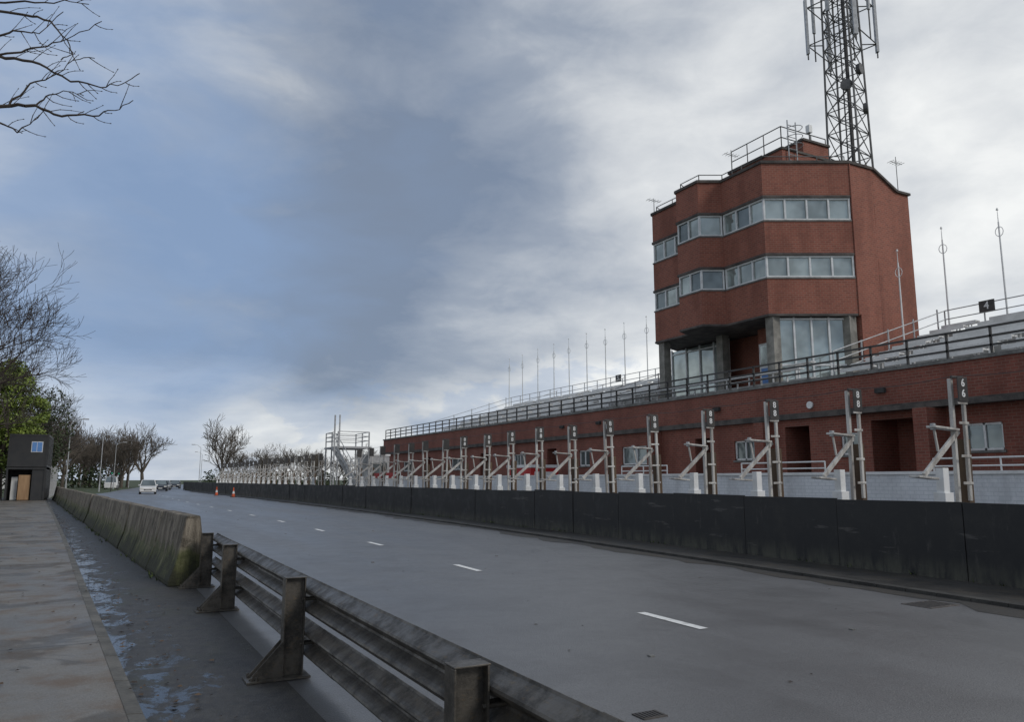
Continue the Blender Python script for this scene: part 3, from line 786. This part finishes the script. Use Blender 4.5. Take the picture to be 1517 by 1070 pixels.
# near tree with overhanging twigs (trunk is outside the picture on the left)
mb=MB(); random.seed(15)
mb.cyl((-4.6,7.6,0),(-4.3,7.5,3.4),.26,.2,12,'twig',False); mb.cyl((-4.3,7.5,3.4),(-4.0,7.6,6.6),.2,.1,10,'twig',False)
def BP(a,z): return Vector((-.88+.885*a,6.69-.466*a,z))
BR=[([(-3.4,3.9),(-1.7,4.5),(-.5,4.5),(0,4.42),(.26,4.43),(.46,4.34),(.7,4.35),(.87,4.38),(1.0,4.47)],.022),
    ([(-1.7,4.6),(-.4,4.98),(0,4.82),(.26,4.77),(.51,4.63),(.75,4.58),(.9,4.61),(1.04,4.69)],.016),
    ([(-1.9,4.9),(-.4,5.25),(.1,5.18),(.31,5.13),(.44,4.98),(.5,4.86),(.42,4.8)],.014),
    ([(-.3,4.8),(.1,4.88),(.3,4.92),(.5,4.99),(.72,5.12)],.010),
    ([(-.3,4.35),(0,4.29),(.13,4.22),(.26,4.3),(.33,4.41)],.010),
    ([(-.5,5.3),(.1,5.28),(.4,5.3),(.6,5.27)],.01),
    ([(.26,4.43),(.36,4.52),(.5,4.55),(.62,4.5)],.007),
    ([(.05,4.42),(.2,4.6),(.36,4.66),(.52,4.8),(.68,4.83)],.008),
    ([(-.1,5.0),(.08,5.05),(.24,5.02),(.4,5.2)],.009)]
for pts,r0 in BR:
    n=len(pts)-1
    sub=[]
    for i in range(n):
        for s in range(4):
            t=s/4; sub.append((pts[i][0]*(1-t)+pts[i+1][0]*t,pts[i][1]*(1-t)+pts[i+1][1]*t))
    sub.append(pts[-1]); N=len(sub)
    P3=[]
    for i,(a,z) in enumerate(sub):
        q=BP(a,z)+Vector((random.uniform(-.01,.01),random.uniform(-.012,.012),random.uniform(-.012,.012))); P3.append(q)
    for i in range(N-1):
        ra=max(.0035,r0*(1-i/N)); rb=max(.003,r0*(1-(i+1)/N)); mb.cyl(P3[i],P3[i+1],ra,rb,6,'twig',False)
        if sub[i][0]>-.3 and random.random()<.5:
            d=(P3[i+1]-P3[i]).normalized(); s=random.choice((-1,1))
            d2=(d+Vector((0,0,s*.8))+rvec()*.3).normalized(); L=random.uniform(.05,.24)
            q=P3[i]
            for j in range(3):
                q2=q+d2*L/3; mb.cyl(q,q2,.0035-.0006*j,.003-.0006*j,4,'twig',False); q=q2; d2=(d2+d*.25+rvec()*.2).normalized()
                mb.cyl(q,q+d2*.012,.005,.001,4,'twig',False)
mb.cyl((-4.3,7.5,3.4),BP(-3.4,3.9),.06,.035,8,'twig',False); mb.cyl(BP(-3.4,3.9),BP(-1.9,4.9),.03,.02,6,'twig',False)
mb.build('overhanging_bare_tree')

# ------------------------------------------------------------ container stack, fence, bin
cn=empty('stacked_site_containers')
mb=MB(); cx0,cx1,cy0,cy1=-6.3,-3.75,68.5,74.5
for lvl in (0,1):
    z0=.05+lvl*2.5; z1=z0+2.45
    if lvl: 
        mb.box(cx0,cx1,cy0,cy1,z0,z1,'cont')
    else:
        mb.box(cx1-.1,cx1,cy0,cy1,z0,z1,'cont'); mb.box(cx0,cx0+.1,cy0,cy1,z0,z1,'cont'); mb.box(cx0+.1,cx1-.1,cy0+1.5,cy0+1.6,z0,z1,'interior'); mb.box(cx0,cx1,cy0+.003,cy1,z1-.12,z1,'cont')
        mb.box(cx1-.9,cx1-.1,cy0+.05,cy0+.1,z0,z1-.12,'cont')
    y=cy0
    while y<cy1-.15: mb.box(cx1+.002,cx1+.03,y+.05,y+.16,z0+.15,z1-.15,'cont'); y+=.28
    for x in (cx0,cx1-.12): mb.box(x,x+.12,cy0-.03,cy0+.1,z0,z1,'cont')
    mb.box(cx0+.12,cx1-.12,cy0-.028,cy0-.001,z1-.14,z1,'cont')
mb.build('container_shells',cn)
mb=MB()
mb.box(-4.85,-4.1,cy0-.03,cy0-.004,3.65,4.45,'frame')
mb.box(-4.8,-4.5,cy0-.05,cy0-.032,3.7,4.4,'bluewin'); mb.box(-4.46,-4.15,cy0-.05,cy0-.032,3.7,4.4,'bluewin')
mb.box(-5.5,-4.75,cy0+.3,cy0+.35,.1,1.95,'ply'); mb.box(-6.0,-5.6,cy0+.9,cy0+.95,.1,1.8,'white')
mb.build('window_and_panels',cn)
mb=MB(); mb.cyl((-6.9,66.9,.05),(-6.9,66.9,1.05),.22,.28,10,'blue'); mb.cyl((-6.9,66.9,1.05),(-6.9,66.9,1.15),.3,.2,10,'blue'); mb.build('blue_bin')
mb=MB(); random.seed(1)
for i in range(7):
    y=74+i*2.6; x=-3.9-.02*i
    mb.cyl((x,y,0),(x,y,2.9),.04,.04,6,'galv')
    for j in range(12): mb.cyl((x,y+.2*j,.1),(x,y+.2*j,2.8),.012,.012,3,'galv')
    for z in (.2,1.5,2.8): mb.cyl((x,y,z),(x,y+2.6,z),.02,.02,4,'galv')
mb.build('mesh_fence')

# ------------------------------------------------------------ street lamps etc.
mb=MB(); mb.cyl((0,0,0),(0,0,1.2),.09,.08,8,'galv'); mb.cyl((0,0,1.2),(0,0,7.3),.06,.04,8,'galv')
mb.cyl((0,0,7.3),(.5,0,7.75),.04,.035,6,'galv'); mb.cyl((.5,0,7.75),(1.1,0,7.85),.035,.03,6,'galv'); mb.box(1.0,1.6,-.1,.1,7.8,7.92,'galv')
o=mb.build('street_lamp'); lm=o.data; o.location=(-3.2,92,0)
inst('street_lamp',lm,(-.2,118,0)); inst('street_lamp',lm,(1.8,146,0)); inst('street_lamp',lm,(4.8,172,0)); inst('street_lamp',lm,(15.5,150,0),3.14); inst('street_lamp',lm,(20,190,0),3.14)
mb=MB(); mb.cyl((0,0,0),(0,0,3.2),.06,.06,8,'steel_dark'); mb.box(-.18,.18,-.12,.12,2.3,3.3,'steel_dark')
for i,kk in enumerate(('green','interior','interior')): mb.cyl((0,-.125,2.48+i*.3),(0,-.16,2.48+i*.3),.1,.1,10,kk); mb.box(-.12,.12,-.25,-.12,2.6+i*.3,2.62+i*.3,'steel_dark')
o=mb.build('traffic_light'); o.location=(1.2,119,0); inst('traffic_light',o.data,(2.2,128,0))

mb=MB(); mb.box(-.22,.22,-.22,.22,0,.05,'rubber')
mb.cyl((0,0,.05),(0,0,.32),.16,.115,14,'orange',False); mb.cyl((0,0,.32),(0,0,.55),.115,.072,14,'white',False); mb.cyl((0,0,.55),(0,0,.9),.072,.03,14,'orange')
o=mb.build('traffic_cone'); o.location=(10.5,84.7,0); inst('traffic_cone',o.data,(10.9,76.,0),0.4)

def car(name,paint,loc,rz,L=4.1,W=1.72,H=1.48,van=False):
    e=empty(name,loc); e.rotation_euler=(0,0,rz); mb=MB()
    hw=W/2
    if not van: prof=[(-L/2,.28,.62),(-L/2+.08,.22,.74),(-L/2+1.05,.2,.93),(L/2-.25,.2,.98),(L/2,.3,.85)]
    else: prof=[(-L/2,.28,.75),(-L/2+.08,.22,.9),(-L/2+.8,.2,1.15),(L/2-.05,.2,1.15),(L/2,.3,1.1)]
    vs=[];n=len(prof)
    for (y,zb,zt) in prof:
        w=hw*(.93 if y in(prof[0][0],prof[-1][0]) else 1)
        vs+=[(-w*.94,y,zb),(w*.94,y,zb),(w,y,(zb+zt)/2),(w*.95,y,zt),(-w*.95,y,zt),(-w,y,(zb+zt)/2)]
    fs=[]
    for i in range(n-1):
        for j in range(6): fs.append((i*6+j,i*6+(j+1)%6,(i+1)*6+(j+1)%6,(i+1)*6+j))
    fs+=[tuple(range(5,-1,-1)),tuple((n-1)*6+j for j in range(6))]
    mb.add(vs,fs,paint)
    y0=-L/2+(.95 if not van else .7); y1=L/2-.12; zb=.93 if not van else 1.12
    cv=[(-hw*.92,y0,zb),(hw*.92,y0,zb),(hw*.93,y1,zb),(-hw*.93,y1,zb),(-hw*.72,y0+.75,H-.04),(hw*.72,y0+.75,H-.04),(hw*.75,y1-.35,H-.04),(-hw*.75,y1-.35,H-.04)]
    mb.add(cv,[(0,1,5,4),(1,2,6,5),(2,3,7,6),(3,0,4,7)],'glassd')
    mb.add([cv[4],cv[5],cv[6],cv[7],(-hw*.66,y0+.9,H),(hw*.66,y0+.9,H),(hw*.68,y1-.5,H),(-hw*.68,y1-.5,H)],[(4,5,6,7),(0,1,5,4),(1,2,6,5),(2,3,7,6),(3,0,4,7)],paint)
    for a,b in ((0,4),(1,5),(2,6),(3,7)): mb.beam(cv[a],cv[b],.07,.07,paint)
    for s in (-1,1): mb.beam((s*hw*.93,.1,zb),(s*hw*.745,.1,H-.04),.06,.07,paint); mb.box(s*hw-.1 if s>0 else -hw-.12,s*hw+.12 if s>0 else -hw+.1,y0+.35,y0+.5,zb-.02,zb+.14,paint)
    mb.build('body',e,bevel=.03)
    mb=MB()
    for s in (-1,1):
        for y in (-L/2+.75,L/2-.75):
            mb.cyl((s*(hw-.2),y,.31),(s*(hw+.01),y,.31),.31,.31,18,'rubber'); mb.cyl((s*(hw+.005),y,.31),(s*(hw+.02),y,.31),.19,.17,12,'galv')
    for s in (-1,1): mb.box(s*.62-.17,s*.62+.17,-L/2-.02,-L/2+.1,.58,.72,'lens')
    mb.box(-.4,.4,-L/2-.015,-L/2+.03,.42,.56,'steel_dark'); mb.box(-.26,.26,-L/2-.03,-L/2-.016,.36,.46,'white')
    mb.build('wheels_and_lights',e)
    return e
car('hatchback_car','carwhite',(4.75,98,0),-.05,4.1,1.75,1.6)
car('saloon_car','cardark',(7.6,122,0),-.1,4.4); car('saloon_car','carsilver',(9.0,136,0),-.12,4.4)
car('delivery_van','carwhite',(1.6,150,0),math.pi-.1,4.8,1.9,2.1,True)
car('hatchback_car','cardark',(12.0,155,0),-.15)

mb=MB()
mb.box(-15,-8,158,164,0,3.6,'white'); mb.add([(-15.3,157.7,3.6),(-7.7,157.7,3.6),(-7.7,164.3,3.6),(-15.3,164.3,3.6),(-15.3,161,5.6),(-7.7,161,5.6)],[(0,1,5,4),(2,3,4,5),(1,2,5),(3,0,4)],'conc_dark')
for x in (-14,-11.5,-9.6): mb.box(x,x+1,157.95,157.998,1.2,2.4,'glassd')
mb.build('white_cottage')

# ------------------------------------------------------------ world
w=bpy.data.worlds.new('World'); scene.world=w; w.use_nodes=True
t=NT(w.node_tree); t.n.clear()
SUN_AZ=math.radians(150); SUN_EL=math.radians(35)
sky=t.new('ShaderNodeTexSky',sky_type='NISHITA'); sky.sun_disc=False; sky.sun_elevation=SUN_EL; sky.sun_rotation=SUN_AZ
tc=t.new('ShaderNodeTexCoord').outputs['Generated']
sp=t.new('ShaderNodeSeparateXYZ'); t.put(sp.inputs[0],tc); X,Y,Z=sp.outputs
zz=t.math('ADD',t.math('MAXIMUM',Z,0),.13)
cmb=t.new('ShaderNodeCombineXYZ'); t.put(cmb.inputs[0],t.math('DIVIDE',X,zz)); t.put(cmb.inputs[1],t.math('DIVIDE',Y,zz)); cmb.inputs[2].default_value=3.1
pv=cmb.outputs[0]
na=t.noise(pv,.8,10,.55,.3); nb=t.noise(t.mapping(tc,(1,1,2.4),(4,2,1)),4.2,9,.52,.35); nc=t.noise(t.mapping(tc,(1,1,2.0),(1,7,3)),10.,8,.6,.4)
def blob(d,a,b):
    vm=t.new('ShaderNodeVectorMath',operation='DOT_PRODUCT'); t.put(vm.inputs[0],tc); vm.inputs[1].default_value=Vector(d).normalized()
    return t.ss(vm.outputs['Value'],math.cos(math.radians(a)),math.cos(math.radians(b)))
def S(*xs):
    r_=xs[0]
    for x in xs[1:]: r_=t.math('ADD',r_,x)
    return r_
def Mu(a,b): return t.math('MULTIPLY',a,b)
hb=t.math('ADD',Z,t.math('MULTIPLY_ADD',nb,.20,-.10))
val=S(Mu(na,.85),Mu(nb,.75),Mu(nc,.36),-.56,
      Mu(blob((.72,.60,.34),34,6),.30),Mu(blob((.95,.2,.3),60,10),.15),
      Mu(blob((.13,.97,.22),18,4),-.24),Mu(blob((.38,.9,.26),17,4),-.26),Mu(blob((.45,.76,.56),22,4),-.16),
      Mu(blob((-.15,.9,.55),20,4),.06),
      Mu(t.ss(hb,.17,.10),.38))
cr=t.new('ShaderNodeValToRGB'); t.put(cr.inputs[0],val)
e=cr.color_ramp.elements; e[0].position=.10; e[0].color=(.19,.24,.33,1); e[1].position=1.0; e[1].color=(.88,.89,.88,1)
for p_,c_ in ((.36,(.31,.355,.43,1)),(.60,(.53,.56,.60,1))): q=e.new(p_); q.color=c_
bl=t.math('ADD',blob((-.10,.94,.28),25,6),Mu(t.math('SUBTRACT',.5,nb),2.2),clamp=True)
bl=Mu(bl,blob((-.10,.94,.25),36,16))
bl2=Mu(t.ss(hb,.17,.13),t.ss(nc,.52,.42))
bl=t.math('MAXIMUM',bl,Mu(bl2,.45))
col=t.mix(Mu(bl,.6),cr.outputs[0],(.24,.36,.58))
b1=t.new('ShaderNodeBackground'); t.put(b1.inputs[0],sky.outputs[0]); b1.inputs[1].default_value=.1
b2=t.new('ShaderNodeBackground'); t.put(b2.inputs[0],col); b2.inputs[1].default_value=1.1
mx=t.new('ShaderNodeMixShader'); mx.inputs[0].default_value=.93; t.l.new(b1.outputs[0],mx.inputs[1]); t.l.new(b2.outputs[0],mx.inputs[2])
out=t.new('ShaderNodeOutputWorld'); t.l.new(mx.outputs[0],out.inputs[0])

sl=bpy.data.lights.new('sun','SUN'); sl.energy=1.3; sl.angle=math.radians(18); sl.color=(1,.95,.88)
so=bpy.data.objects.new('sun',sl); scene.collection.objects.link(so)
dv=Vector((math.sin(SUN_AZ)*math.cos(SUN_EL),math.cos(SUN_AZ)*math.cos(SUN_EL),math.sin(SUN_EL)))
so.rotation_euler=dv.to_track_quat('Z','Y').to_euler()

# ------------------------------------------------------------ camera
cam=bpy.data.cameras.new('camera'); co=bpy.data.objects.new('camera',cam); scene.collection.objects.link(co)
co.location=(0,0,1.6); co.rotation_euler=(math.radians(90+8.78),0,math.radians(-27.8))
cam.lens=27.05; cam.sensor_width=36; cam.clip_end=4000; cam.clip_start=.05
scene.camera=co
